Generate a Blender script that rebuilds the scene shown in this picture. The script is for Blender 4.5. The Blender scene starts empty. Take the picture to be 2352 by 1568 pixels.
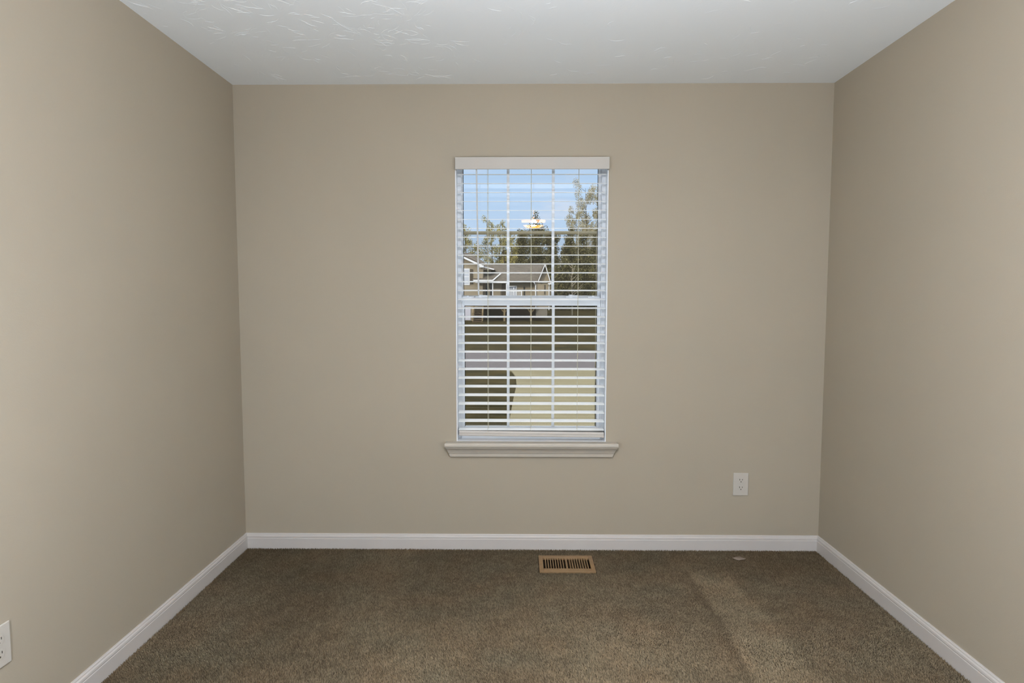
import bpy, bmesh, math, random
import numpy as np
from mathutils import Matrix, Vector

S = bpy.context.scene
COL = S.collection
random.seed(7)
RNG = np.random.default_rng(11)

# ------------------------------------------------------------------ camera
F, PIT, ROLL, YAW = 1400.0, 0.0692, 0.0005, -0.0110
CAM = Vector((-0.0654, -3.195, 1.3438))
cd = bpy.data.cameras.new('camera')
cd.sensor_fit = 'HORIZONTAL'; cd.sensor_width = 36.0
cd.lens = F * 36.0 / 2352.0
cd.clip_start = 0.02; cd.clip_end = 1000
cam = bpy.data.objects.new('camera', cd); COL.objects.link(cam)
cam.matrix_world = (Matrix.Translation(CAM) @ Matrix.Rotation(-YAW, 4, 'Z')
                    @ Matrix.Rotation(math.pi / 2 - PIT, 4, 'X') @ Matrix.Rotation(ROLL, 4, 'Z'))
S.camera = cam

# ------------------------------------------------------------------ view, world, sun
S.view_settings.view_transform = 'Standard'
S.view_settings.look = 'None'
S.view_settings.exposure = 0.0
S.view_settings.gamma = 1.0
S.view_settings.use_curve_mapping = False
S.cycles.max_bounces = 12
S.cycles.diffuse_bounces = 7
S.cycles.transparent_max_bounces = 24
S.cycles.sample_clamp_indirect = 6.0

SKY_LOW = (0.58, 0.73, 0.92); SKY_MID = (0.47, 0.66, 0.90); SKY_HIGH = (3.1, 3.05, 3.05); SKY_CLOUD = (0.88, 0.86, 0.90)
w = bpy.data.worlds.new('sky'); S.world = w; w.use_nodes = True
nt = w.node_tree; nt.nodes.clear()
def ramp01(src, a, b):
    r = nt.nodes.new('ShaderNodeMapRange'); r.interpolation_type = 'SMOOTHSTEP'
    r.inputs['From Min'].default_value = a; r.inputs['From Max'].default_value = b
    nt.links.new(src, r.inputs['Value']); return r.outputs['Result']
def mixc(fac, a, b):
    m_ = nt.nodes.new('ShaderNodeMixRGB'); nt.links.new(fac, m_.inputs[0])
    for k, c in ((1, a), (2, b)):
        if isinstance(c, tuple): m_.inputs[k].default_value = (*c, 1)
        else: nt.links.new(c, m_.inputs[k])
    return m_.outputs[0]
tc = nt.nodes.new('ShaderNodeTexCoord'); sep = nt.nodes.new('ShaderNodeSeparateXYZ')
nt.links.new(tc.outputs['Generated'], sep.inputs[0]); zz_ = sep.outputs['Z']
sky_c = mixc(ramp01(zz_, 0.0, 0.20), SKY_LOW, SKY_MID)
mpn = nt.nodes.new('ShaderNodeMapping'); mpn.inputs['Scale'].default_value = (3.0, 3.0, 9.0)
nt.links.new(tc.outputs['Generated'], mpn.inputs[0])
nz = nt.nodes.new('ShaderNodeTexNoise'); nz.inputs['Scale'].default_value = 1.6; nz.inputs['Detail'].default_value = 5
nt.links.new(mpn.outputs[0], nz.inputs['Vector'])
sky_c = mixc(ramp01(nz.outputs['Fac'], 0.55, 0.85), sky_c, SKY_CLOUD)
sky_c = mixc(ramp01(zz_, 0.26, 0.55), sky_c, SKY_HIGH)          # unseen upper sky, whitened and brightened to add daylight
bg = nt.nodes.new('ShaderNodeBackground'); bg.inputs['Strength'].default_value = 1.0
wo = nt.nodes.new('ShaderNodeOutputWorld')
nt.links.new(sky_c, bg.inputs['Color']); nt.links.new(bg.outputs[0], wo.inputs[0])

sd = bpy.data.lights.new('sun', 'SUN'); sd.energy = 2.2; sd.angle = math.radians(1.0); sd.color = (1.0, 0.88, 0.66)
sun = bpy.data.objects.new('sun', sd); COL.objects.link(sun)
sun.location = (-20, -30, 30)
sun.rotation_euler = Vector((0.55, 0.80, -0.33)).to_track_quat('-Z', 'Y').to_euler()   # low, over our own roof, from behind left

PENDANT_POWER = 80.0      # bulb inside the ceiling lamp's bowl
FILL_LAMP_POWER = 60.0   # each of the two added fill lamps, outside the view
LAMP_COLOR = (0.92, 1.0, 1.12)

# ------------------------------------------------------------------ helpers
def at(u, v, Y):
    """point of the photograph (2352 x 1568) at depth plane y = Y"""
    a, b = u - 1176.0, v - 784.0
    c, s = math.cos(-ROLL), math.sin(-ROLL); a, b = c * a - s * b, s * a + c * b
    x, y, z = a / F, 1.0, -b / F
    c, s = math.cos(PIT), math.sin(PIT); y, z = c * y + s * z, -s * y + c * z
    c, s = math.cos(YAW), math.sin(YAW); x, y = c * x + s * y, -s * x + c * y
    t = (Y - CAM.y) / y
    return Vector((CAM.x + x * t, Y, CAM.z + z * t))

class MB:
    def __init__(self): self.bm = bmesh.new()
    def poly(self, vs, fs):
        V = [self.bm.verts.new(v) for v in vs]
        for f in fs:
            try: self.bm.faces.new([V[i] for i in f])
            except ValueError: pass
        return self
    def box(self, x0, x1, y0, y1, z0, z1, bev=0.0, mat=None):
        vs = [Vector((x, y, z)) for x in (x0, x1) for y in (y0, y1) for z in (z0, z1)]
        if mat is not None: vs = [mat @ v for v in vs]
        V = [self.bm.verts.new(v) for v in vs]
        F_ = [(0, 1, 3, 2), (4, 6, 7, 5), (0, 4, 5, 1), (2, 3, 7, 6), (0, 2, 6, 4), (1, 5, 7, 3)]
        fs = [self.bm.faces.new([V[i] for i in f]) for f in F_]
        if bev > 0:
            es = list({e for f in fs for e in f.edges})
            bmesh.ops.bevel(self.bm, geom=es, offset=bev, segments=2, affect='EDGES', profile=0.5)
        return self
    def bar(self, a, b, w, h, up=(0, 0, 1)):
        a, b = Vector(a), Vector(b); d = (b - a); L = d.length; d.normalize()
        u = Vector(up); s = d.cross(u)
        if s.length < 1e-5: s = d.cross(Vector((0, 1, 0)))
        s.normalize(); u = s.cross(d)
        vs = [p + s * (i * w / 2) + u * (j * h / 2) for p in (a, b) for i, j in ((-1, -1), (1, -1), (1, 1), (-1, 1))]
        return self.poly(vs, [(3, 2, 1, 0), (4, 5, 6, 7), (0, 1, 5, 4), (1, 2, 6, 5), (2, 3, 7, 6), (3, 0, 4, 7)])
    def tube(self, pts, rad, n=8):
        pts = [Vector(p) for p in pts]
        if not hasattr(rad, '__len__'): rad = [rad] * len(pts)
        rings = []
        for i, p in enumerate(pts):
            d = (pts[min(i + 1, len(pts) - 1)] - pts[max(i - 1, 0)]).normalized()
            r = d.cross(Vector((0.31, 0.95, 0.05))); r.normalize(); q = d.cross(r)
            rings.append([self.bm.verts.new(p + (r * math.cos(2 * math.pi * k / n) + q * math.sin(2 * math.pi * k / n)) * rad[i]) for k in range(n)])
        for A, B in zip(rings, rings[1:]):
            for k in range(n): self.bm.faces.new((A[k], A[(k + 1) % n], B[(k + 1) % n], B[k]))
        self.bm.faces.new(rings[0][::-1]); self.bm.faces.new(rings[-1])
        return self
    def lathe(self, prof, c=(0, 0, 0), n=32, axis='Z'):
        c = Vector(c); rings = []
        for r, h in prof:
            if axis == 'Z': rings.append([self.bm.verts.new(c + Vector((r * math.cos(2 * math.pi * k / n), r * math.sin(2 * math.pi * k / n), h))) for k in range(n)])
            else: rings.append([self.bm.verts.new(c + Vector((r * math.cos(2 * math.pi * k / n), -h, r * math.sin(2 * math.pi * k / n)))) for k in range(n)])
        for A, B in zip(rings, rings[1:]):
            for k in range(n): self.bm.faces.new((A[k], A[(k + 1) % n], B[(k + 1) % n], B[k]))
        return self
    def prism(self, pts, d):
        """closed polygon extruded by vector d"""
        d = Vector(d); n = len(pts); P = [Vector(p) for p in pts]
        return self.poly(P + [p + d for p in P], [tuple(range(n - 1, -1, -1)), tuple(range(n, 2 * n))] + [(i, (i + 1) % n, n + (i + 1) % n, n + i) for i in range(n)])
    def build(self, name, mat, parent=None, smooth=False):
        bmesh.ops.recalc_face_normals(self.bm, faces=self.bm.faces)
        me = bpy.data.meshes.new(name); self.bm.to_mesh(me); self.bm.free()
        if smooth:
            for p in me.polygons: p.use_smooth = True
        return link(name, me, mat, parent)

def link(name, me, mat, parent=None):
    o = bpy.data.objects.new(name, me); COL.objects.link(o)
    if mat: me.materials.append(mat)
    if parent: o.parent = parent; o.matrix_parent_inverse = parent.matrix_world.inverted()
    return o

def empty(name, loc=(0, 0, 0)):
    o = bpy.data.objects.new(name, None); COL.objects.link(o); o.location = loc; o.empty_display_size = 0.1
    o.matrix_world = Matrix.Translation(loc)
    return o

def tag(o, label=None, cat=None, group=None, kind=None):
    if label: o['label'] = label
    if cat: o['category'] = cat
    if group: o['group'] = group
    if kind: o['kind'] = kind
    return o

def srgb(r, g, b):
    return tuple((c / 255 / 12.92 if c / 255 <= 0.04045 else ((c / 255 + 0.055) / 1.055) ** 2.4) for c in (r, g, b))

def material(name, color, rough=0.6, spec=0.3, var=0.0, var_scale=20.0, bump=0.0, bump_scale=60.0, metallic=0.0, var2=None, detail=3.0, stretch=None):
    m = bpy.data.materials.new(name); m.use_nodes = True
    n = m.node_tree; b = n.nodes['Principled BSDF']
    b.inputs['Roughness'].default_value = rough; b.inputs['Specular IOR Level'].default_value = spec; b.inputs['Metallic'].default_value = metallic
    b.inputs['Base Color'].default_value = (*color, 1)
    geo = n.nodes.new('ShaderNodeNewGeometry'); vec = geo.outputs['Position']
    if stretch:
        mp = n.nodes.new('ShaderNodeMapping'); mp.inputs['Scale'].default_value = stretch
        n.links.new(vec, mp.inputs[0]); vec = mp.outputs[0]
    if var > 0 or var2:
        t = n.nodes.new('ShaderNodeTexNoise'); t.inputs['Scale'].default_value = var_scale; t.inputs['Detail'].default_value = detail
        n.links.new(vec, t.inputs['Vector'])
        r = n.nodes.new('ShaderNodeValToRGB')
        r.color_ramp.elements[0].position = 0.32; r.color_ramp.elements[1].position = 0.68
        lo = tuple(max(0, c * (1 - var)) for c in color); hi = var2 if var2 else tuple(min(1, c * (1 + var)) for c in color)
        r.color_ramp.elements[0].color = (*lo, 1); r.color_ramp.elements[1].color = (*hi, 1)
        n.links.new(t.outputs['Fac'], r.inputs[0]); n.links.new(r.outputs[0], b.inputs['Base Color'])
    if bump > 0:
        t2 = n.nodes.new('ShaderNodeTexNoise'); t2.inputs['Scale'].default_value = bump_scale; t2.inputs['Detail'].default_value = 2
        n.links.new(vec, t2.inputs['Vector'])
        bp = n.nodes.new('ShaderNodeBump'); bp.inputs['Strength'].default_value = bump; bp.inputs['Distance'].default_value = 0.002
        n.links.new(t2.outputs['Fac'], bp.inputs['Height']); n.links.new(bp.outputs[0], b.inputs['Normal'])
    return m

def siding_material(name, color, pitch=0.11):
    m = material(name, color, 0.7, 0.2, var=0.06, var_scale=3)
    n = m.node_tree; b = n.nodes['Principled BSDF']
    geo = n.nodes.new('ShaderNodeNewGeometry'); wv = n.nodes.new('ShaderNodeTexWave')
    wv.wave_type = 'BANDS'; wv.bands_direction = 'Z'; wv.wave_profile = 'SAW'; wv.inputs['Scale'].default_value = 0.314 / pitch
    n.links.new(geo.outputs['Position'], wv.inputs['Vector'])
    bp = n.nodes.new('ShaderNodeBump'); bp.inputs['Strength'].default_value = 1.0; bp.inputs['Distance'].default_value = 0.02
    n.links.new(wv.outputs['Fac'], bp.inputs['Height']); n.links.new(bp.outputs[0], b.inputs['Normal'])
    return m

def thin_glass(name, tint=(1, 1, 1), ior=1.45):
    m = bpy.data.materials.new(name); m.use_nodes = True; n = m.node_tree; n.nodes.clear()
    o = n.nodes.new('ShaderNodeOutputMaterial'); mix = n.nodes.new('ShaderNodeMixShader')
    t = n.nodes.new('ShaderNodeBsdfTransparent'); t.inputs[0].default_value = (*tint, 1)
    g = n.nodes.new('ShaderNodeBsdfGlossy'); g.inputs['Roughness'].default_value = 0.0
    f = n.nodes.new('ShaderNodeFresnel'); f.inputs['IOR'].default_value = ior
    n.links.new(f.outputs[0], mix.inputs[0]); n.links.new(t.outputs[0], mix.inputs[1]); n.links.new(g.outputs[0], mix.inputs[2])
    n.links.new(mix.outputs[0], o.inputs[0])
    return m

M = {}
M['wall'] = material('wall_paint', (0.375, 0.330, 0.258), 0.75, 0.25, var=0.02, var_scale=1.5, bump=0.12, bump_scale=260)
M['ceiling'] = material('ceiling_paint', (0.82, 0.855, 0.87), 0.85, 0.15, bump=0.15, bump_scale=120)
M['trim'] = material('trim_paint', (0.535, 0.505, 0.478), 0.42, 0.4, var=0.02, var_scale=6)
M['stool'] = material('stool_paint', (0.475, 0.435, 0.37), 0.45, 0.4, var=0.02, var_scale=8)
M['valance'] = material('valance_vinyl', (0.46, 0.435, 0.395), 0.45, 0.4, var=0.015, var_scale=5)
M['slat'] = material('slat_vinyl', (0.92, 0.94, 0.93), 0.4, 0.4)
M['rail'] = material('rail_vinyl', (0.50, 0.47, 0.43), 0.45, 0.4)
M['vinyl'] = material('window_vinyl', (0.74, 0.78, 0.83), 0.35, 0.45)
M['sill'] = material('sill_daylit', (0.93, 0.94, 0.95), 0.4, 0.4)  # whiter than the stool: daylight on the sill put into its colour
M['gasket'] = material('dark_gasket', (0.03, 0.03, 0.025), 0.7, 0.2)
M['cord'] = material('blind_cord', (0.52, 0.50, 0.39), 0.7, 0.2)
M['wand'] = material('clear_wand', (0.55, 0.57, 0.58), 0.2, 0.5)
M['glass'] = thin_glass('window_glass')
M['screenframe'] = material('bronze_frame', (0.36, 0.32, 0.20), 0.5, 0.4)
M['plate'] = material('outlet_plastic', (0.50, 0.47, 0.42), 0.35, 0.45)
M['slot'] = material('slot_dark', (0.05, 0.045, 0.035), 0.8, 0.1)
M['register'] = material('register_enamel', (0.25, 0.155, 0.075), 0.5, 0.4, var=0.1, var_scale=30)
M['duct'] = material('duct_dark', (0.02, 0.015, 0.01), 0.8, 0.1)
M['backing'] = material('carpet_backing', (0.07, 0.052, 0.036), 0.95, 0.0, var=0.2, var_scale=80)
M['lint'] = material('lint', (0.25, 0.20, 0.158), 0.95, 0.0)
M['brass'] = material('aged_brass', (0.45, 0.30, 0.12), 0.35, 0.5, metallic=0.9)
M['bulb'] = None
M['siding'] = siding_material('beige_siding', (0.36, 0.315, 0.235))
M['shingle'] = material('roof_shingle', (0.095, 0.086, 0.072), 0.9, 0.1, var=0.35, var_scale=5, detail=9)
M['white'] = material('white_trim', (0.74, 0.78, 0.83), 0.5, 0.3)
M['shutter'] = material('shutter_brown', (0.07, 0.06, 0.045), 0.6, 0.2)
M['darkglass'] = material('dark_pane', (0.03, 0.03, 0.025), 0.15, 0.5)
M['paleglass'] = material('curtained_pane', (0.50, 0.55, 0.64), 0.3, 0.4)
M['deckwood'] = material('deck_wood', (0.11, 0.08, 0.05), 0.8, 0.1, var=0.25, var_scale=3)
M['postwood'] = material('post_wood', (0.18, 0.14, 0.08), 0.8, 0.1, var=0.15, var_scale=4)
M['concrete'] = material('foundation_concrete', (0.17, 0.16, 0.135), 0.9, 0.1, var=0.15, var_scale=1.5)
M['garage'] = material('garage_white', (0.50, 0.52, 0.62), 0.6, 0.2)
M['lawn'] = material('lawn_grass', (0.021, 0.021, 0.006), 0.95, 0.03, var=0.4, var_scale=1.1, var2=(0.043, 0.034, 0.011), detail=12, bump=1.0, bump_scale=25)
M['road'] = material('asphalt', (0.098, 0.093, 0.099), 0.9, 0.1, var=0.10, var_scale=6, detail=6)
M['drive'] = material('driveway_concrete', (0.165, 0.152, 0.093), 0.9, 0.1, var=0.10, var_scale=0.9, detail=8)
M['bark'] = material('bark', (0.085, 0.07, 0.045), 0.9, 0.05, var=0.3, var_scale=6)
M['palebark'] = material('pale_bark', (0.30, 0.27, 0.20), 0.9, 0.05)
M['evergreen'] = material('evergreen_leaf', (0.050, 0.048, 0.021), 0.8, 0.05, var=0.5, var_scale=2.2, var2=(0.185, 0.175, 0.08), detail=8)
M['leaf'] = material('yellow_green_leaf', (0.16, 0.155, 0.05), 0.7, 0.05, var=0.6, var_scale=2.4, var2=(0.52, 0.47, 0.18), detail=6)
M['paleleaf'] = material('pale_leaf', (0.20, 0.185, 0.10), 0.7, 0.05, var=0.45, var_scale=1.8, var2=(0.46, 0.41, 0.25), detail=6)

# screen mesh: a fine weave, mostly open
m = bpy.data.materials.new('screen_weave'); m.use_nodes = True; n = m.node_tree; n.nodes.clear()
o_ = n.nodes.new('ShaderNodeOutputMaterial'); mi = n.nodes.new('ShaderNodeMixShader'); mi.inputs[0].default_value = 0.10
tr = n.nodes.new('ShaderNodeBsdfTransparent'); di = n.nodes.new('ShaderNodeBsdfDiffuse'); di.inputs[0].default_value = (0.07, 0.065, 0.05, 1)
n.links.new(tr.outputs[0], mi.inputs[1]); n.links.new(di.outputs[0], mi.inputs[2]); n.links.new(mi.outputs[0], o_.inputs[0])
M['screen'] = m
# amber lamp bowl, glowing from the bulb inside
m = bpy.data.materials.new('amber_glass'); m.use_nodes = True; n = m.node_tree; b_ = n.nodes['Principled BSDF']
b_.inputs['Base Color'].default_value = (0.75, 0.45, 0.15, 1); b_.inputs['Roughness'].default_value = 0.4
b_.inputs['Emission Color'].default_value = (1.0, 0.33, 0.005, 1); b_.inputs['Emission Strength'].default_value = 26.0
mi = n.nodes.new('ShaderNodeMixShader'); mi.inputs[0].default_value = 0.72; tr = n.nodes.new('ShaderNodeBsdfTransparent')
n.links.new(b_.outputs[0], mi.inputs[1]); n.links.new(tr.outputs[0], mi.inputs[2]); n.links.new(mi.outputs[0], n.nodes['Material Output'].inputs[0])
M['amber'] = m

# thin pale shade of the added fill lamps: most of the bulb's light passes
m = bpy.data.materials.new('linen_shade'); m.use_nodes = True; n = m.node_tree; n.nodes.clear()
o_ = n.nodes.new('ShaderNodeOutputMaterial'); mi = n.nodes.new('ShaderNodeMixShader'); mi.inputs[0].default_value = 0.2
tr = n.nodes.new('ShaderNodeBsdfTransparent'); di = n.nodes.new('ShaderNodeBsdfTranslucent'); di.inputs[0].default_value = (0.9, 0.88, 0.84, 1)
n.links.new(tr.outputs[0], mi.inputs[1]); n.links.new(di.outputs[0], mi.inputs[2]); n.links.new(mi.outputs[0], o_.inputs[0])
M['linen'] = m

# carpet fibre: colour carried per tuft
m = bpy.data.materials.new('carpet_fibre'); m.use_nodes = True; n = m.node_tree; b = n.nodes['Principled BSDF']
b.inputs['Roughness'].default_value = 0.95; b.inputs['Specular IOR Level'].default_value = 0.05
b.inputs['Sheen Weight'].default_value = 0.0
a_ = n.nodes.new('ShaderNodeAttribute'); a_.attribute_name = 'fibre'
n.links.new(a_.outputs['Color'], b.inputs['Base Color'])
M['carpet'] = m

# ------------------------------------------------------------------ room shell
X0, X1, YF, H = -1.536, 1.536, -4.30, 2.44
T = 0.15
OX0, OX1, OZ0, OZ1 = -0.3945, 0.3965, 0.563, 2.070     # window opening

b = MB()
RX0, RX1, RY0, RY1 = 0.058, 0.298, -0.262, -0.122       # hole for the floor register
b.box(X0 - T, RX0, YF - T, T, -0.10, 0.0); b.box(RX1, X1 + T, YF - T, T, -0.10, 0.0)
b.box(RX0, RX1, YF - T, RY0, -0.10, 0.0); b.box(RX0, RX1, RY1, T, -0.10, 0.0)
tag(b.build('floor', M['backing']), kind='structure')

b = MB()
b.box(X0 - T, OX0, 0, T, 0, H); b.box(OX1, X1 + T, 0, T, 0, H)
b.box(OX0, OX1, 0, T, 0, OZ0); b.box(OX0, OX1, 0, T, OZ1, H)
tag(b.build('wall_back', M['wall']), kind='structure')
tag(MB().box(X0 - T, X0, YF - T, 0, 0, H).build('wall_left', M['wall']), kind='structure')
tag(MB().box(X1, X1 + T, YF - T, 0, 0, H).build('wall_right', M['wall']), kind='structure')
tag(MB().box(X0, X1, YF - T, YF, 0, H).build('wall_front', M['wall']), kind='structure')

# ceiling with raised stomp-brush strokes
b = MB(); b.box(X0 - T, X1 + T, YF - T, T, H, H + 0.12)
def stroke(b, x, y, ang, L, bend, wd, ht):
    n = 6; pts = []
    for i in range(n + 1):
        t = i / n; a = ang + bend * (t - 0.5)
        if i: x += math.cos(a) * L / n; y += math.sin(a) * L / n
        pts.append((x, y, a))
    prev = None
    for i, (px, py, a) in enumerate(pts):
        k = math.sin(math.pi * (0.06 + 0.88 * i / n)); nx, ny = -math.sin(a), math.cos(a)
        ring = [b.bm.verts.new((px + nx * wd * k, py + ny * wd * k, H + 0.0002)), b.bm.verts.new((px, py, H - ht * k)), b.bm.verts.new((px - nx * wd * k, py - ny * wd * k, H + 0.0002))]
        if prev:
            b.bm.faces.new((prev[0], prev[1], ring[1], ring[0])); b.bm.faces.new((prev[1], prev[2], ring[2], ring[1]))
        prev = ring
for c in range(260):
    cx_, cy_ = random.uniform(-1.45, 1.45), random.uniform(-1.9, -0.10)
    dens = 1.0 if cx_ < -0.35 else 0.16
    a0 = random.uniform(0, 2 * math.pi)
    for k in range(random.randint(5, 12)):
        if random.random() > dens: continue
        a = a0 + random.gauss(0, 0.55) + (math.pi if random.random() < 0.4 else 0); r = random.uniform(0.015, 0.12)
        x, y = cx_ + r * math.cos(a), cy_ + r * math.sin(a)
        if not (X0 + .03 < x < X1 - .12 and YF < y < -0.1): continue
        stroke(b, x, y, a + random.gauss(0, 0.25), random.uniform(0.02, 0.085), random.gauss(0, 1.0), random.uniform(0.0009, 0.0020), random.uniform(0.0004, 0.0010))
tag(b.build('ceiling', M['ceiling']), kind='structure')

# baseboards: flat face, small step and rounded cap
BP = [(0, 0), (0.013, 0), (0.013, 0.060), (0.0115, 0.0635), (0.0125, 0.067), (0.0115, 0.074), (0.008, 0.079), (0.0075, 0.083), (0.005, 0.0866), (0, 0.0866)]
def baseboard(name, a, c, inward, m0=1, m1=1):
    a, c, inward = Vector(a), Vector(c), Vector(inward); d = (c - a).normalized(); b = MB(); n = len(BP)
    A = [a + inward * p + d * p * m0 + Vector((0, 0, z)) for p, z in BP]; C = [c + inward * p - d * p * m1 + Vector((0, 0, z)) for p, z in BP]
    b.poly(A + C, [(i, (i + 1) % n, n + (i + 1) % n, n + i) for i in range(n)] + [tuple(range(n)), tuple(range(2 * n - 1, n - 1, -1))])
    tag(b.build(name, M['trim']), kind='structure')
baseboard('baseboard_back', (X0, 0, 0), (X1, 0, 0), (0, -1, 0))
baseboard('baseboard_left', (X0, YF, 0), (X0, 0, 0), (1, 0, 0))
baseboard('baseboard_right', (X1, YF, 0), (X1, 0, 0), (-1, 0, 0))

# ------------------------------------------------------------------ carpet pile
def vnoise(x, y, s, seed):
    r = np.random.default_rng(seed); g = r.random((64, 64)); x, y = x * s + 17.3, y * s + 9.1
    xi, yi = np.floor(x).astype(int), np.floor(y).astype(int); fx, fy = x - xi, y - yi
    fx, fy = fx * fx * (3 - 2 * fx), fy * fy * (3 - 2 * fy)
    G = lambda i, j: g[i % 64, j % 64]
    return (G(xi, yi) * (1 - fx) + G(xi + 1, yi) * fx) * (1 - fy) + (G(xi, yi + 1) * (1 - fx) + G(xi + 1, yi + 1) * fx) * fy

def carpet():
    sp = 0.0039
    xs = np.arange(X0 + 0.016, X1 - 0.016, sp); ys = np.arange(-1.75, -0.0155, sp)
    x, y = np.meshgrid(xs, ys); x, y = x.ravel(), y.ravel(); N = len(x)
    x = x + RNG.uniform(-.5, .5, N) * sp; y = np.minimum(y + RNG.uniform(-.5, .5, N) * sp, -0.0145)
    keep = ~((x > 0.034) & (x < 0.322) & (y > -0.292) & (y < -0.094)); x, y = x[keep], y[keep]; N = len(x)
    # direction of the nap: broad vacuum strokes
    pth = vnoise(x, y, 1.6, 3); pth2 = vnoise(x, y, 5.0, 4); fine = vnoise(x, y, 60, 5); mid = vnoise(x, y, 22, 6)
    lean_a = 2 * np.pi * (pth * 0.9 + 0.15 * pth2) + RNG.normal(0, 0.7, N)
    lean = 0.0026 + 0.0030 * RNG.random(N)
    h = 0.0070 + 0.0028 * RNG.random(N) + 0.0015 * (mid - .5)
    edge = np.minimum.reduce([x - X0, X1 - x, -y])
    h = np.where(edge < 0.03, h + 0.003 * RNG.random(N), h)
    base = np.array([0.196, 0.153, 0.098])
    col = base[None, :] * (0.62 + 0.76 * RNG.random(N) ** 1.2)[:, None]
    col *= (0.82 + 0.36 * (0.5 * mid + 0.5 * fine))[:, None]
    col *= (0.86 + 0.28 * vnoise(x, y, 3.2, 8))[:, None]
    # trodden, paler path towards the right of the room
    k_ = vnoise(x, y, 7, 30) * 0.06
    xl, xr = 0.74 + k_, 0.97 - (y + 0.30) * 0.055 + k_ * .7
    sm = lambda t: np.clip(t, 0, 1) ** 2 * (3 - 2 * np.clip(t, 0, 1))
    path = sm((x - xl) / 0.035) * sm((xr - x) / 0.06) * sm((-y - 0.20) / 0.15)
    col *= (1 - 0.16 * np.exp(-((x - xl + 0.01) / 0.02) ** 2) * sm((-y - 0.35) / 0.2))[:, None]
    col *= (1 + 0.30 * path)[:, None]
    wear_light = np.exp(-((x - 0.15) / 0.95) ** 2) * np.clip((-y - 0.05) / 0.8, 0, 1) * (0.6 + 0.8 * vnoise(x, y, 2.1, 21))
    col *= (0.80 + 0.42 * wear_light)[:, None]  # brighter middle, dimmer sides: room light put into fibre colour, plus some wear
    g = vnoise(x, y, 9, 12)[:, None]; col *= 1 + (g - .5) * np.array([[0.09, -0.01, -0.06]])
    # rusty worn fringe along the walls
    fr = np.clip(1 - edge / 0.035, 0, 1) * (vnoise(x, y, 6, 15) > 0.42)
    col = col * (1 - .55 * fr[:, None]) + np.array([[0.19, 0.115, 0.055]]) * .55 * fr[:, None]
    r = 0.0019 + 0.0010 * RNG.random(N)
    th = RNG.uniform(0, 2 * np.pi, N)
    V = np.zeros((N, 4, 3))
    for k in range(3):
        a = th + 2 * np.pi * k / 3
        V[:, k, 0] = x + r * np.cos(a); V[:, k, 1] = y + r * np.sin(a); V[:, k, 2] = 0.0008
    V[:, 3, 0] = x + lean * np.cos(lean_a); V[:, 3, 1] = np.minimum(y + lean * np.sin(lean_a), -0.0135); V[:, 3, 2] = h
    V[:, :, 0] = np.clip(V[:, :, 0], X0 + 0.0135, X1 - 0.0135); V[:, :3, 1] = np.minimum(V[:, :3, 1], -0.0132)
    me = bpy.data.meshes.new('carpet_pile')
    nf = N * 3; me.vertices.add(N * 4); me.vertices.foreach_set('co', V.ravel())
    base_i = (np.arange(N) * 4)[:, None, None]
    tri = np.array([[0, 1, 3], [1, 2, 3], [2, 0, 3]])[None] + base_i
    me.loops.add(nf * 3); me.loops.foreach_set('vertex_index', tri.ravel().astype(np.int32))
    me.polygons.add(nf); me.polygons.foreach_set('loop_start', (np.arange(nf) * 3).astype(np.int32)); me.polygons.foreach_set('loop_total', np.full(nf, 3, np.int32))
    me.update(calc_edges=True)
    at_ = me.attributes.new('fibre', 'FLOAT_COLOR', 'POINT')
    C4 = np.ones((N, 4, 4)); C4[:, :, :3] = col[:, None, :]
    at_.data.foreach_set('color', C4.ravel())
    o = link('carpet_pile', me, M['carpet'])
    tag(o, 'worn brown carpet pile covering the floor wall to wall', 'carpet', kind='stuff')
carpet()

# ------------------------------------------------------------------ window
win = empty('window_1', (0, 0.08, 0.60)); tag(win, kind='structure')
b = MB()   # jamb liner and outer frame
LT = 0.005
b.box(OX0, OX0 + LT, -0.001, 0.07, OZ0 + 0.028, OZ1); b.box(OX1 - LT, OX1, -0.001, 0.07, OZ0 + 0.028, OZ1)
b.box(OX0 + LT, OX1 - LT, 0.0, 0.07, OZ1 - LT, OZ1)
b.box(OX0, OX0 + 0.020, 0.07, 0.145, OZ0, OZ1, 0.002); b.box(OX1 - 0.020, OX1, 0.07, 0.145, OZ0, OZ1, 0.002)
b.box(OX0 + 0.020, OX1 - 0.020, 0.07, 0.145, OZ1 - 0.02, OZ1); b.box(OX0 + 0.020, OX1 - 0.020, 0.066, 0.145, OZ0, 0.618)
# balance track ribs beside the lower sash
for sx in (-1, 1):
    xx = (OX0 + 0.020 if sx < 0 else OX1 - 0.020)
    b.box(min(xx, xx - sx * 0.004), max(xx, xx - sx * 0.004), 0.071, 0.075, 0.62, OZ1 - 0.03)
b.build('window_frame', M['vinyl'], win)

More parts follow.
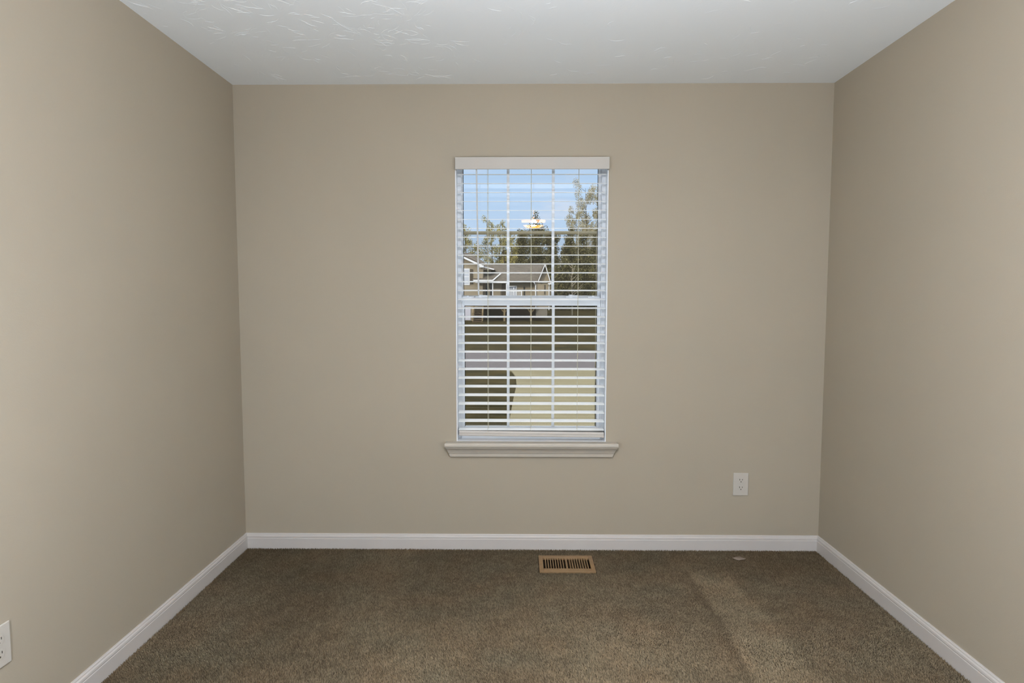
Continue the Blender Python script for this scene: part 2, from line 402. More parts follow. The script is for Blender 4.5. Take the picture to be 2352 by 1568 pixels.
def sash(name, x0, x1, z0, z1, gx0, gx1, gz0, gz1, y0, y1, mun, railstep):
    b = MB()
    b.box(x0, gx0, y0, y1, z0, z1, 0.002); b.box(gx1, x1, y0, y1, z0, z1, 0.002)
    b.box(gx0, gx1, y0, y1, z0, gz0, 0.002); b.box(gx0, gx1, y0, y1, gz1, z1, 0.002)
    # glazing bead, a step behind the face
    e = 0.004
    b.box(gx0, gx0 + e, y0 + .006, y1 - .002, gz0, gz1); b.box(gx1 - e, gx1, y0 + .006, y1 - .002, gz0, gz1)
    b.box(gx0 + e, gx1 - e, y0 + .006, y1 - .002, gz0, gz0 + e); b.box(gx0 + e, gx1 - e, y0 + .006, y1 - .002, gz1 - e, gz1)
    if railstep:
        b.box(gx0 - .012, gx1 + .012, y0 - .004, y0 + .002, gz1 + .018, z1, 0.0015)
    s = b.build(name, M['vinyl'], win)
    yc = (y0 + y1) / 2
    MB().box(gx0 + e, gx1 - e, yc - .001, yc + .001, gz0 + e, gz1 - e).build('pane', M['glass'], s)
    for mx_ in mun:
        MB().box(mx_ - .0075, mx_ + .0075, yc - .012, yc - .003, gz0 + e, gz1 - e, 0.0015).build('muntin', M['vinyl'], s)
    for q in ((gx0 + e, gx0 + e + .0025), (gx1 - e - .0025, gx1 - e)):
        pass
    g = MB()
    g.box(gx0 + e, gx0 + e + .003, yc - .0025, yc - .0012, gz0 + e, gz1 - e); g.box(gx1 - e - .003, gx1 - e, yc - .0025, yc - .0012, gz0 + e, gz1 - e)
    g.box(gx0 + e + .003, gx1 - e - .003, yc - .0025, yc - .0012, gz1 - e - .003, gz1 - e)
    g.build('gasket', M['gasket'], s)
    return s
up = sash('upper_sash', OX0 + .0205, OX1 - .0205, 1.335, OZ1 - .0205, -0.369, 0.363, 1.360, 2.045, 0.107, 0.135, (-0.123, 0.118), False)
lo = sash('lower_sash', OX0 + .0247, OX1 - .0247, 0.6185, 1.352, -0.361, 0.359, 0.650, 1.314, 0.076, 0.104, (-0.122, 0.120), True)
for sx in (-0.262, 0.222):
    k = MB(); k.box(sx - .035, sx + .03, 0.079, 0.101, 1.3525, 1.360, 0.002); k.build('sash_lock', M['vinyl'], lo)
    k = MB(); k.lathe([(0.0005, .0161), (.011, .016), (.013, .010), (.013, 0.0)], (sx - .008, 0.090, 1.352), 16); k.box(sx - .008, sx + .028, .083, .090, 1.360, 1.3655, .001)
    k.build('lock_lever', M['vinyl'], lo)
for sx in (-0.336, 0.336):
    k = MB(); k.box(sx - .032, sx + .03, 0.077, 0.100, 1.3525, 1.3585, 0.0015); k.box(sx - .008, sx + .002, .080, .088, 1.3585, 1.362); k.build('tilt_latch', M['vinyl'], lo)

b = MB()   # stool with horns and rounded nose
zt, zb = 0.5905, 0.5665
prof = [(-0.046, zb), (-0.0505, zb + .003), (-0.0525, zb + .010), (-0.0515, zb + .017), (-0.048, zt - .002), (-0.043, zt)]
xa, xb_ = -0.453, 0.457
vs = []
for x in (xa, xb_):
    for y, z in prof: vs.append((x + (0.006 if z in (zb, zt) else 0) * (1 if x < 0 else -1), y, z))
    vs += [(x, -0.001, zt), (x, -0.001, zb)]
n = len(prof) + 2
b.poly(vs, [(i, (i + 1) % n, n + (i + 1) % n, n + i) for i in range(n)] + [tuple(range(n)), tuple(range(2 * n - 1, n - 1, -1))])
b.build('window_stool', M['stool'], win)
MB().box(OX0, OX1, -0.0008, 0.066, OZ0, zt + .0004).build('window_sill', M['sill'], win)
b = MB()   # apron: cove below the stool, mitred ends
AP = [(0.0005, 0.5085), (0.012, 0.5085), (0.016, 0.512), (0.017, 0.526), (0.0185, 0.530), (0.021, 0.533), (0.024, 0.541), (0.030, 0.551), (0.038, 0.558), (0.041, 0.561), (0.041, 0.5662), (0.0005, 0.5662)]
vs = []
for sx, xe in ((-1, -0.4285), (1, 0.4315)):
    for d, z in AP: vs.append((xe + sx * 0.022 * max(0, (z - 0.512)) / 0.054, -d, z))
n = len(AP)
b.poly(vs, [(i, (i + 1) % n, n + (i + 1) % n, n + i) for i in range(n)] + [tuple(range(n)), tuple(range(2 * n - 1, n - 1, -1))])
b.build('apron', M['stool'], win)
# insect screen outside, raised over the lower two thirds
b = MB(); sz1 = 1.712
b.box(-0.372, -0.3655, 0.1455, 0.1535, 0.62, sz1); b.box(0.355, 0.369, 0.1455, 0.1535, 0.62, sz1)
b.box(-0.3655, 0.355, 0.1455, 0.1535, sz1 - .0175, sz1); b.box(-0.3655, 0.355, 0.1455, 0.1535, 0.62, 0.637)
sc_ = b.build('screen_frame', M['screenframe'], win)
MB().box(-0.3655, 0.355, 0.149, 0.1496, 0.637, sz1 - .0175).build('screen_mesh', M['screen'], sc_)

# ------------------------------------------------------------------ blind
bl = empty('window_blind', (0, 0.03, 2.05))
tag(bl, 'white horizontal slat blind hanging open inside the window recess', 'blind')
b = MB()
b.box(-0.392, 0.396, -0.032, -0.024, 2.006, 2.067, 0.0015)
b.box(-0.392, -0.386, -0.024, -0.0005, 2.006, 2.067); b.box(0.390, 0.396, -0.024, -0.0005, 2.006, 2.067)
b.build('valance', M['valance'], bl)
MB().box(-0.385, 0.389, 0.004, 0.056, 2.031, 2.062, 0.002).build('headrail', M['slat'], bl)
TILT = math.radians(7.6); SX0, SX1 = -0.3845, 0.3885
ZS = [1.9905 - i * 0.0462 for i in range(30)]
LADDERS = (-0.229, -0.002, 0.245)
def slat_mesh():
    b = MB(); n = 8; top, bot = [], []
    for i in range(n + 1):
        t = -0.5 + i / n; y = t * 0.050; cr_ = 0.0010 * (1 - (2 * t) ** 2); th_ = 0.0010 if 0 < i < n else 0.0004
        top.append((y, cr_ + th_)); bot.append((y, cr_ - th_))
    pr = top + bot[::-1]; m_ = len(pr)
    vs = [(x, y, z) for x in (SX0, SX1) for y, z in pr]
    b.poly(vs, [(i, (i + 1) % m_, m_ + (i + 1) % m_, m_ + i) for i in range(m_)] + [tuple(range(m_)), tuple(range(2 * m_ - 1, m_ - 1, -1))])
    return b
first = None
for i, z in enumerate(ZS):
    if first is None:
        first = slat_mesh().build('slat', M['slat'], bl); o = first
    else:
        o = first.copy(); COL.objects.link(o); o.parent = bl
    o.matrix_parent_inverse = bl.matrix_world.inverted()
    o.location = (0, 0.030, z); o.rotation_euler = (TILT if i < 29 else math.radians(3), 0, 0 if i < 29 else 0)
# bottom rail hangs a little lower on the right
b = MB(); prof = [(-0.025, -0.0105), (-0.0275, -0.006), (-0.0265, 0.000), (-0.0275, 0.008), (-0.024, 0.017), (0.024, 0.017), (0.026, 0.0), (0.024, -0.0105)]
n = len(prof); vs = [(x, y, z) for x in (SX0 + .003, SX1 - .001) for y, z in prof]
b.poly(vs, [(i, (i + 1) % n, n + (i + 1) % n, n + i) for i in range(n)] + [tuple(range(n)), tuple(range(2 * n - 1, n - 1, -1))])
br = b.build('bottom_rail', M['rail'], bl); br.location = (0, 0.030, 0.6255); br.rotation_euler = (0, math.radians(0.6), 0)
for lx in LADDERS:
    b = MB(); b.tube([(lx, 0.0035, 2.031), (lx, 0.0035, 0.640)], 0.0006, 6); b.tube([(lx + .003, 0.0565, 2.031), (lx + .003, 0.0565, 0.640)], 0.0006, 6)
    for z in ZS[:29]: b.tube([(lx, 0.0035, z - .0055), (lx + .003, 0.0565, z + .0005)], 0.0006, 4)
    b.build('ladder_cord', M['cord'], bl)
    MB().tube([(lx + .0015, 0.031, 2.031), (lx + .0015, 0.031, 0.640)], 0.0007, 6).build('lift_cord', M['cord'], bl)
b = MB(); b.tube([(-0.2835, -0.012, 2.03), (-0.2835, -0.012, 2.012), (-0.2745, -0.010, 1.375), (-0.2745, -0.010, 1.366)], [0.002, 0.0042, 0.0047, 0.003], 6)
b.build('tilt_wand', M['wand'], bl)

# ------------------------------------------------------------------ outlets
def outlet(label):
    r = empty('wall_outlet', (0, 0, 0))
    b = MB(); b.box(-0.0403, 0.0403, -0.0055, -0.0003, -0.061, 0.061, 0.0022); b.build('cover_plate', M['plate'], r)
    for dz in (0.0205, -0.0205):
        f = MB(); f.prism([(0.0165 * math.cos(a) , -0.0072, dz + 0.0155 * max(-.82, min(.82, math.sin(a)))) for a in [2 * math.pi * k / 24 for k in range(24)]], (0, 0.0030, 0))
        fo = f.build('receptacle', M['plate'], r)
        s = MB(); s.box(-0.0085, -0.0058, -0.0076, -0.0068, dz + .0005, dz + .0095); s.box(0.0058, 0.0082, -0.0076, -0.0068, dz + .0015, dz + .0085)
        s.lathe([(0.0005, .0076), (0.0027, .0076), (0.0027, .0068)], (0, 0, dz - .0065), 12, 'Y')
        s.build('slots', M['slot'], fo)
    MB().lathe([(0.0004, .0068), (0.0026, .0066), (0.003, .0050)], (0, 0, 0), 12, 'Y').build('screw', M['plate'], r)
    return r
o1 = outlet('')
tag(o1, 'white duplex outlet low on the back wall, right of the window', 'outlet')
o2 = o1.copy(); COL.objects.link(o2)
for ch in list(o1.children):
    c = ch.copy(); COL.objects.link(c); c.parent = o2
    for g in ch.children:
        d = g.copy(); COL.objects.link(d); d.parent = c
tag(o2, 'white outlet plate low on the left wall, cut by the photo edge', 'outlet')
o1.location = (1.115, 0, 0.3645)
o2.location = (X0, -1.555, 0.361); o2.rotation_euler = (0, 0, math.pi / 2)

# ------------------------------------------------------------------ floor register
rg = empty('floor_register', (0.178, -0.192, 0.0))
tag(rg, 'tan metal floor register set in the carpet below the window', 'floor register')
b = MB(); zr0, zr1 = 0.0005, 0.0125
fx0, fx1, fy0, fy1 = 0.0385, 0.3165, -0.2865, -0.0995
ix0, ix1, iy0, iy1 = 0.060, 0.296, -0.252, -0.132
b.box(fx0, ix0, fy0, fy1, zr0, zr1, 0.002); b.box(ix1, fx1, fy0, fy1, zr0, zr1, 0.002)
b.box(ix0, ix1, fy0, iy0, zr0, zr1, 0.002); b.box(ix0, ix1, iy1, fy1, zr0, zr1, 0.002)
b.box(0.1735, 0.1825, iy0, iy1, zr0 + .004, zr1, 0.001)
b.build('register_frame', M['register'], rg)
MB().box(RX0 + .001, RX1 - .001, RY0 + .001, RY1 - .001, -0.095, -0.09).build('duct', M['duct'], rg)
fin = None
for bank, (xa, xb_) in enumerate(((0.060, 0.1735), (0.1825, 0.296))):
    for k in range(1, 9):
        x = xa + (xb_ - xa) * k / 9
        if fin is None:
            f = MB(); f.box(-0.0022, 0.0022, iy0, iy1, -0.009, 0.0015); fin = f.build('louvre', M['register'], rg); o = fin
        else:
            o = fin.copy(); COL.objects.link(o); o.parent = rg
        o.matrix_parent_inverse = rg.matrix_world.inverted()
        o.location = (x, 0, 0.0095); o.rotation_euler = (0, math.radians(12 if bank else -12), 0)

b = MB(); b.lathe([(0.0005, .006), (.012, .0055), (.019, .003), (.020, 0)], (0, 0, 0), 14)
for v in b.bm.verts: v.co.x *= 1.5 + random.uniform(-.25, .25); v.co.y *= 0.9 + random.uniform(-.2, .2); v.co.z += random.uniform(-.0015, .0015); v.co.x += random.uniform(-.003, .003); v.co.y += random.uniform(-.003, .003)
o = b.build('lint_tuft', M['lint'], smooth=True); o.location = (1.075, -0.118, 0.0085)
tag(o, 'small pale lint tuft on the carpet below the wall outlet', 'lint')

# ------------------------------------------------------------------ ceiling lamp (mirrored in the upper window pane)
LX, LY, LZ = 0.068, -2.20, 2.030
lp = empty('pendant_lamp', (LX, LY, H))
tag(lp, 'amber glass pendant lamp hanging from the ceiling, mirrored in the upper window pane', 'lamp')
MB().lathe([(0.0005, H - .0002), (0.065, H - .0002), (0.065, H - .012), (0.05, H - .026), (0.012, H - .032), (0.0005, H - .033)], (LX, LY, 0), 28).build('canopy', M['brass'], lp, True)
MB().tube([(LX, LY, H - .03), (LX, LY, LZ + .02)], 0.006, 10).build('rod', M['brass'], lp, True)
b = MB(); b.lathe([(0.0005, -0.040), (0.05, -0.037), (0.085, -0.022), (0.106, 0.006), (0.110, 0.030), (0.107, 0.030), (0.102, 0.006), (0.08, -0.017), (0.05, -0.031), (0.0005, -0.034)], (LX, LY, LZ), 36)
b.build('lamp_shade', M['amber'], lp, True)
ld = bpy.data.lights.new('bulb', 'POINT'); ld.energy = PENDANT_POWER; ld.color = LAMP_COLOR; ld.shadow_soft_size = 0.03
lo_ = bpy.data.objects.new('bulb', ld); COL.objects.link(lo_); lo_.location = (LX, LY, LZ + 0.006)

def fill_lamp(x, y, label):  # lamps added out of view to brighten the ceiling and walls
    r = empty('fill_lamp', (x, y, 0)); tag(r, label, 'lamp')
    MB().lathe([(0.0005, 0.0), (0.12, 0.0), (0.12, 0.012), (0.02, 0.03), (0.0005, 0.03)], (x, y, 0), 28).build('base', M['brass'], r, True)
    MB().tube([(x, y, 0.028), (x, y, 0.86)], 0.010, 12).build('pole', M['brass'], r, True)
    MB().lathe([(0.10, 0.85), (0.14, 0.87), (0.16, 1.0), (0.14, 1.13), (0.10, 1.15)], (x, y, 0), 28).build('lamp_shade', M['linen'], r, True)
    l_ = bpy.data.lights.new('fill_lamp_bulb', 'POINT'); l_.energy = FILL_LAMP_POWER; l_.color = LAMP_COLOR; l_.shadow_soft_size = 0.10
    q = bpy.data.objects.new('fill_lamp_bulb', l_); COL.objects.link(q); q.location = (x, y, 1.0)
fill_lamp(-1.05, -2.72, 'added fill lamp with a pale shade, out of view beside the left wall')
fill_lamp(1.05, -2.72, 'added fill lamp with a pale shade, out of view beside the right wall')

# ------------------------------------------------------------------ outdoors: ground, street, driveway
GZ = -0.75
def ground_z(x, y):
    t = min(1, max(0, (y - 50) / 22.0)); t = t * t * (3 - 2 * t)
    return GZ + 0.85 * t
b = MB(); nx, ny = 30, 48
xs = [-30 + 60 * i / nx for i in range(nx + 1)]; ys = [0.16 + 119.0 * (j / ny) ** 1.3 for j in range(ny + 1)]
V = [[b.bm.verts.new((x, y, ground_z(x, y))) for x in xs] for y in ys]
for j in range(ny):
    for i in range(nx): b.bm.faces.new((V[j][i], V[j][i + 1], V[j + 1][i + 1], V[j + 1][i]))
tag(b.build('lawn', M['lawn'], smooth=True), kind='structure')
RY_A, RY_B = 15.0, 21.4
tag(MB().box(-30, 30, RY_A, RY_B, GZ - .05, GZ + .02).build('street', M['road']), kind='structure')
edge = [(-0.245, 4.0), (-0.235, 6.7), (-0.20, 8.2), (-0.165, 9.8), (-0.115, 11.4), (-0.14, 13.0), (-0.26, 14.2), (-0.62, RY_A)]
b = MB(); b.prism([(x, y, GZ + .03) for x, y in edge] + [(5.2, RY_A, GZ + .03), (4.4, 13.4, GZ + .03), (4.3, 4.0, GZ + .03)], (0, 0, -0.08))
tag(b.build('driveway', M['drive']), kind='structure')

# ------------------------------------------------------------------ house across the street
hs = empty('house', at(1160, 738, 54)); hs.location.z = GZ; hs.matrix_world = Matrix.Translation(hs.location)
tag(hs, 'beige sided house with brown shingle roof across the street', 'house')
HP = 54.0
def P(u, v, Y=HP): return at(u, v, Y)
def slab(name, u0, v0, u1, v1, Y, d, mat, parent=hs):
    a, c = P(u0, v0, Y), P(u1, v1, Y)
    return MB().box(min(a.x, c.x), max(a.x, c.x), Y, Y + d, min(a.z, c.z), max(a.z, c.z)).build(name, mat, parent)
def board(name, pts, wd, dp, mat, parent=hs):
    b = MB()
    for a, c in zip(pts, pts[1:]): b.bar(a, c, dp, wd, (0, 0, 1))
    return b.build(name, mat, parent)
# left block: front gable wall, hipped roof behind
gx = [P(940, 770), P(1109, 770), P(1109, 612), P(1064, 591), P(1000, 563), P(940, 589)]
for q in gx[:2]: q.z = GZ - 0.1
MB().prism(gx, (0, 4.5, 0)).build('gable_wall', M['siding'], hs)
rk = [P(934, 590, HP - .35), P(1000, 561, HP - .35), P(1110, 612, HP - .35)]
board('rake_board', rk, 0.17, 0.06, M['white'])
b = MB()
for a, c in ((rk[0], rk[1]), (rk[1], rk[2])):
    up_ = Vector((0, 0, .10)); b.prism([a + up_ * .7, c + up_ * .7, c + up_ * 2, a + up_ * 2], (0, 5.0, 0))
b.build('gable_roof', M['shingle'], hs)
ra, rb = P(880, 572, 60), P(1082, 581, 60)
ea, eb = P(880, 622, 55.0), P(1136, 619.5, 55.0); ec, ed_ = Vector((eb.x + .2, 66, eb.z)), Vector((ea.x, 66, ea.z))
MB().poly([ra, rb, ea, eb, ec, ed_], [(0, 2, 3, 1), (1, 3, 4), (0, 1, 4, 5), (2, 5, 4, 3), (0, 5, 2)]).build('hip_roof', M['shingle'], hs)
MB().prism([P(1108, 612, 55.6), P(1127, 619, 55.6), P(1127, 705, 55.6), P(1108, 705, 55.6)], (0, 4, 0)).build('side_wall', M['siding'], hs)
board('side_fascia', [P(1110, 612.5, 54.6), P(1135, 618.5, 54.6)], 0.10, 0.06, M['white'])
slab('gable_return', 1101, 609, 1111, 614, HP - .35, .3, M['white'])
wn = slab('window_frame', 1060, 616.5, 1079, 654.5, HP - .06, .06, M['white'])
slab('pane', 1061, 619, 1077, 634, HP - .075, .03, M['paleglass'], wn); slab('pane', 1061, 636, 1077, 652, HP - .075, .03, M['paleglass'], wn)
slab('shutter', 1079.3, 618, 1086, 652, HP - .08, .08, M['shutter'])
# middle block
MB().prism([P(1085, 640, 54.7), P(1262, 640, 54.7), P(1262, 703.5, 54.7), P(1085, 703.5, 54.7)], (0, 4, 0)).build('front_wall', M['siding'], hs)
e0, e1, r0, r1 = P(1128, 646.5, 53.7), P(1247, 646.5, 53.7), P(1118, 608, 59.5), P(1256, 607.5, 59.5)
k0, k1 = Vector((r0.x, 65, e0.z)), Vector((r1.x, 65, e1.z))
MB().poly([e0, e1, r1, r0, k0, k1], [(0, 1, 2, 3), (3, 2, 5, 4), (0, 3, 4), (1, 5, 2), (0, 4, 5, 1)]).build('main_roof', M['shingle'], hs)
board('eave_fascia', [P(1092, 648.7, 53.5), P(1166, 648.7, 53.5)], 0.09, 0.08, M['white'])
board('eave_gutter', [P(1166, 647, 53.6), P(1232, 647, 53.6)], 0.06, 0.08, M['shingle'])
# entry roof with white eave and valley board
en = [P(1084, 643, 53.2), P(1131, 643, 53.2), P(1150, 627, 56), P(1096, 629, 56)]
MB().prism(en, (0, .05, -.10)).build('entry_roof', M['shingle'], hs)
board('entry_fascia', [P(1087, 643.6, 53.15), P(1132.5, 643.6, 53.15)], 0.10, 0.06, M['white'])
board('valley_board', [P(1131.5, 644, 53.1), P(1151, 627, 53.1)], 0.11, 0.06, M['white'])
# door, windows, posts, railing on the porch
dr = slab('entry_door', 1152.5, 651, 1161.5, 703, 54.6, .08, M['shutter'])
for u0, u1 in ((1116, 1121.5), (1125.5, 1130.5)):
    slab('porch_window', u0, 650, u1, 690, 54.64, .06, M['darkglass'])
wn = slab('porch_window', 1168, 656, 1187, 690, 54.6, .06, M['white']); slab('pane', 1170, 657.5, 1185, 689, 54.58, .03, M['paleglass'], wn)
slab('porch_window', 1202.5, 658, 1205, 690, 54.6, .06, M['darkglass'])
for u in (1131.6, 1163.3): slab('porch_post', u - 1.1, 648, u + 1.1, 700, 53.55, .10, M['white'])
slab('porch_rail', 1164, 667.6, 1199, 669.2, 53.55, .08, M['white'])
for u in (1180, 1198): slab('rail_post', u - .9, 660 if u < 1190 else 667, u + .9, 700, 53.54, .10, M['white'])
for u in [1167 + 2.6 * k for k in range(12)]: slab('baluster', u - .25, 669, u + .25, 700, 53.58, .03, M['white'])
# narrow steep gable at the right end
MB().prism([P(1231, 647, 53.9), P(1265, 647, 53.9), P(1265, 706, 53.9), P(1231, 706, 53.9)], (0, 4, 0)).build('wing_wall', M['siding'], hs)
MB().prism([P(1237.5, 647, 53.9), P(1252, 610, 53.9), P(1264.5, 647, 53.9)], (0, 5, 0)).build('wing_gable', M['siding'], hs)
wr = [P(1236, 646.5, 53.4), P(1251.9, 607, 53.4), P(1265, 649.5, 53.4)]
board('wing_rake', wr, 0.07, 0.07, M['white'])
b = MB()
for a, c in ((wr[0], wr[1]), (wr[1], wr[2])): b.bar(a + Vector((0, 2.7, .06)), c + Vector((0, 2.7, .06)), 5.2, 0.04)
b.build('wing_roof', M['shingle'], hs)
slab('wing_eave', 1236, 647, 1257, 648.6, 53.7, .15, M['white']); slab('wing_soffit', 1259, 650, 1268, 653, 53.6, .3, M['white'])
b = MB(); b.tube([P(1226.5, 648, 53.5), P(1228.5, 652, 53.6), P(1230, 655, 53.75), P(1230.3, 706, 53.75)], 0.05, 8); b.build('downspout', M['white'], hs)
b = MB(); b.tube([P(1262, 653, 53.6), P(1261, 658, 53.75), P(1260.7, 712, 53.75)], 0.035, 8); b.build('downspout', M['white'], hs)
slab('wing_window', 1250.5, 654, 1252.3, 676, 53.85, .04, M['darkglass'])
slab('foundation', 1231, 706, 1257, 728, 54.0, 3, M['concrete'])
# deck, its posts, braces and footings, stairs
slab('deck', 1112, 700, 1229, 707.5, 53.4, 2.9, M['deckwood'])
slab('crawl_wall', 1100, 707, 1231, 742, 56.6, .2, M['shutter'])  # foundation wall, shade under the deck put into its dark colour
for u in (1158.5, 1219.5):
    a, c = P(u, 707.5, 53.6), P(u, 734, 53.6)
    p_ = MB().box(a.x - .085, a.x + .085, 53.5, 53.67, GZ, a.z).build('deck_post', M['postwood'], hs)
    for s in (-1, 1): MB().bar(P(u + s * 8.5, 708, 53.58), P(u + s * 1.5, 716.5, 53.58), 0.07, 0.09).build('brace', M['postwood'], p_)
    MB().box(a.x - .23, a.x + .23, 53.35, 53.82, GZ - .05, GZ + .06, 0.01).build('footing', M['concrete'], p_)
st = MB(); a = P(1090, 703, 53.3); c = P(1109, 703, 53.3)
nst = 7; zt_ = P(1100, 704, 53.4).z
for k in range(nst):
    z = zt_ - (k + 1) * (zt_ - GZ) / (nst + 0.5); y = 53.4 - .27 * k
    st.box(a.x, c.x, y - .29, y, z - .05, z); st.box(a.x, c.x, y - .03, y, z - .2, z - .05)
stx = st.build('stair_treads', M['deckwood'], hs)
for x in (a.x - .05, c.x + .05):
    MB().bar((x, 53.4, zt_ - .1), (x, 51.5, GZ + .05), 0.07, 0.25).build('stringer', M['postwood'], hs)
    hr = MB(); hr.bar((x, 53.4, zt_ + .75), (x, 51.55, GZ + .85), 0.08, 0.05); hr.bar((x, 51.55, GZ), (x, 51.55, GZ + .88), 0.09, 0.09, (0, 1, 0)); hr.bar((x, 53.4, zt_), (x, 53.4, zt_ + .8), 0.09, 0.09, (0, 1, 0))
    for k in range(1, 8):
        t = k / 8; y = 53.4 + (51.55 - 53.4) * t; zz = zt_ + (GZ - zt_) * t; hr.bar((x, y, zz + .05), (x, y, zz + .8), 0.03, 0.03, (0, 1, 0))
    hr.build('handrail', M['postwood'], hs)
slab('garage_door', 1030, 704, 1081, 735, 53.93, .05, M['garage'])

# ------------------------------------------------------------------ trees
def leaves(name, centers, radii, n, size, mat, parent, seed, droop=0.0):
    r = np.random.default_rng(seed); centers = np.array(centers); radii = np.array(radii)
    wts = radii[:, 0] * radii[:, 1] * radii[:, 2]; wts = wts ** 0.6; wts = wts / wts.sum()
    idx = r.choice(len(centers), n, p=wts)
    d = r.normal(size=(n, 3)); d /= np.linalg.norm(d, axis=1)[:, None]
    pos = centers[idx] + d * radii[idx] * (r.random(n) ** 0.45)[:, None]
    u = r.normal(size=(n, 3)); u[:, 2] -= droop; u /= np.linalg.norm(u, axis=1)[:, None]
    v = np.cross(u, r.normal(size=(n, 3))); v /= np.linalg.norm(v, axis=1)[:, None]
    s = size * (0.6 + 0.8 * r.random(n))[:, None]
    Q = np.stack([pos - u * s * .5, pos + v * s * .28, pos + u * s * .5, pos - v * s * .28], 1)
    me = bpy.data.meshes.new(name); me.vertices.add(n * 4); me.vertices.foreach_set('co', Q.ravel())
    me.loops.add(n * 4); me.loops.foreach_set('vertex_index', np.arange(n * 4, dtype=np.int32))
    me.polygons.add(n); me.polygons.foreach_set('loop_start', (np.arange(n) * 4).astype(np.int32)); me.polygons.foreach_set('loop_total', np.full(n, 4, np.int32))
    me.update(calc_edges=True)
    o = bpy.data.objects.new(name, me); COL.objects.link(o); me.materials.append(mat); o.parent = parent
    return o

def tree(name, label, u, vtop, Y, kind, seed, width, group):
    rnd = random.Random(seed)
    p = at(u, vtop, Y); g = ground_z(p.x, Y); Ht = p.z - g
    r = empty(name, (p.x, Y, g)); tag(r, label, 'tree', group)
    b = MB(); wob = [(rnd.uniform(-.03, .03) * Ht, rnd.uniform(-.03, .03) * Ht) for _ in range(6)]
    if kind == 'evergreen':
        b.tube([(0, 0, -.2), (0, 0, Ht * .5), (0, 0, Ht * .95)], [.22, .15, .03], 7)
        C, R = [], []
        for k in range(40):
            t = rnd.uniform(0.02, 1.0) ** 0.9; rad = width * (1 - t ** (4.0 if width > 2.6 else 1.6)) ** 0.6 + .2; a = rnd.uniform(0, 6.28); q = rnd.uniform(0, rad * .75)
            C.append((q * math.cos(a), q * math.sin(a), Ht * (0.03 + .93 * t))); R.append((rad * .42 + .3, rad * .42 + .3, rad * .35 + .35))
        tm = b.build('trunk', M['bark']); 
        leaves('foliage', C, R, 15000, 0.22, M['evergreen'], r, seed, .6)
    else:
        top = (wob[2][0], wob[2][1], Ht * .96)
        pts = [(0, 0, -.2), (wob[0][0] * .3, wob[0][1] * .3, Ht * .35), (wob[1][0] * .7, wob[1][1] * .7, Ht * .65), top]
        b.tube(pts, [.06, .05, .04, .012] if kind == 'bare' else [.13, .10, .07, .02], 6)
        C, R = [], []
        nb = 30 if kind == 'pale' else 18
        for k in range(nb):
            t = 0.18 + .78 * k / nb; i = 0 if t < .35 else (1 if t < .65 else 2); t0 = (0, .35, .65)[i]; t1 = (.35, .65, .96)[i]
            s = (t - t0) / (t1 - t0); base = Vector(pts[i]).lerp(Vector(pts[i + 1]), s)
            a = rnd.uniform(0, 6.28); L = width * (1.1 - .7 * t) * rnd.uniform(.5, 1.0)
            tip = base + Vector((L * math.cos(a), L * math.sin(a), L * .9))
            b.tube([base, base.lerp(tip, .5) + Vector((0, 0, -.05 * L)), tip], [.035, .022, .008], 5)
            if kind != 'bare': C.append(tip); R.append((.35 + .2 * L, .35 + .2 * L, .5 + .3 * L)); C.append(base.lerp(tip, .55)); R.append((.3, .3, .5))
        tm = b.build('trunk', M['palebark'] if kind == 'bare' else M['bark'])
        if kind == 'leafy': leaves('foliage', C, R, 3200, 0.15, M['leaf'], r, seed, 1.2)
        if kind == 'pale': leaves('foliage', C, R, 13000, 0.16, M['paleleaf'], r, seed, 1.6)
    tm.parent = r
    return r
LEFT = 'leafy trees behind the house'; EV = 'dark evergreens behind the house'
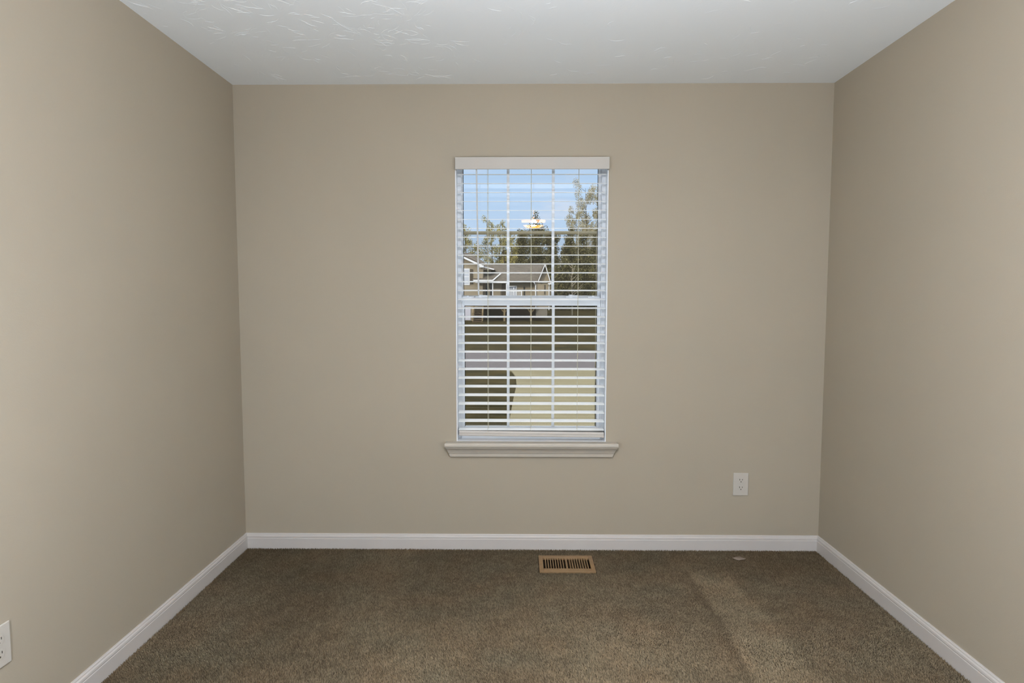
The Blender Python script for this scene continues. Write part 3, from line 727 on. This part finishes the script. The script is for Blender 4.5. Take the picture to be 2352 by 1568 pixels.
lf = [(1069, 508, 84, 1.3, 'low leafy tree at the left edge of the window, above the gable roof'),
      (1088, 548, 78, 1.3, 'short bushy yellow-green tree just left of the blind wand'),
      (1117, 492, 88, 1.2, 'thin yellow-green tree just right of the blind wand, tallest of the left trees'),
      (1132, 502, 94, 1.0, 'dark-stemmed thin tree halfway between blind wand and left muntin'),
      (1145, 500, 90, 1.1, 'thin leafy tree second left of the left muntin'),
      (1159, 512, 78, 1.2, 'sparse leafy tree right beside the left muntin'),
      (1100, 560, 98, 1.6, 'bushy pale tree low behind the blind wand, furthest of the left trees'),
      (1176, 532, 72, 1.0, 'pale sunlit leafy tree just right of the left muntin')]
for i, (u, v, Y, wd, lab) in enumerate(lf):
    tree('leafy_tree', lab, u, v, Y, 'leafy', 21 + i, wd, LEFT)
PG = 'pale feathery trees on the right'
tree('tall_tree', 'tall pale feathery tree at the right edge of the window', 1350, 422, 106, 'pale', 31, 4.2, PG)
tree('tall_tree', 'second pale feathery tree, half hidden by the right window stile', 1378, 436, 112, 'pale', 32, 4.0, PG)
tree('tall_tree', 'shorter pale feathery tree left of the tallest one', 1322, 480, 120, 'pale', 33, 3.8, PG)
tree('bare_sapling', 'bare pale sapling at the lawn edge right of the house', 1315, 600, 61, 'bare', 41, 1.6, None)
ev = [(1300, 592, 70, 2.0, 'low dark evergreen right behind the bare sapling'),
      (1385, 588, 70, 2.0, 'low dark evergreen hidden by the right window stile'),
      (1189, 566, 75, 1.9, 'low dark evergreen behind the long roof ridge, right of the left muntin'),
      (1267, 560, 77, 1.9, 'low dark evergreen behind the right muntin and the steep gable'),
      (1343, 572, 77, 2.1, 'low dark evergreen right of the bare sapling'),
      (1160, 572, 84, 2.1, 'dark evergreen left of the left muntin, beside the hip roof'),
      (1230, 530, 84, 2.2, 'dark evergreen in front of the tallest one, above the long roof ridge'),
      (1308, 540, 82, 2.0, 'dark evergreen just right of the right muntin'),
      (1378, 545, 86, 2.0, 'dark evergreen at the right edge of the upper sash'),
      (1197, 518, 91, 2.2, 'dark evergreen left of the tallest one'),
      (1268, 512, 91, 2.2, 'dark evergreen directly behind the right muntin, right of the tallest one'),
      (1340, 530, 91, 2.2, 'dark evergreen below the tallest pale tree'),
      (1229, 478, 98, 2.7, 'tallest dark evergreen, centred between the two muntins'),
      (1311, 516, 99, 2.1, 'far dark evergreen showing between two nearer ones, right of the right muntin'),
      (1372, 524, 99, 2.1, 'far dark evergreen below the pale tree by the right stile')]
for i, (u, v, Y, wd, lab) in enumerate(ev):
    tree('evergreen_tree', lab, u, v, Y, 'evergreen', 60 + i, wd, EV)
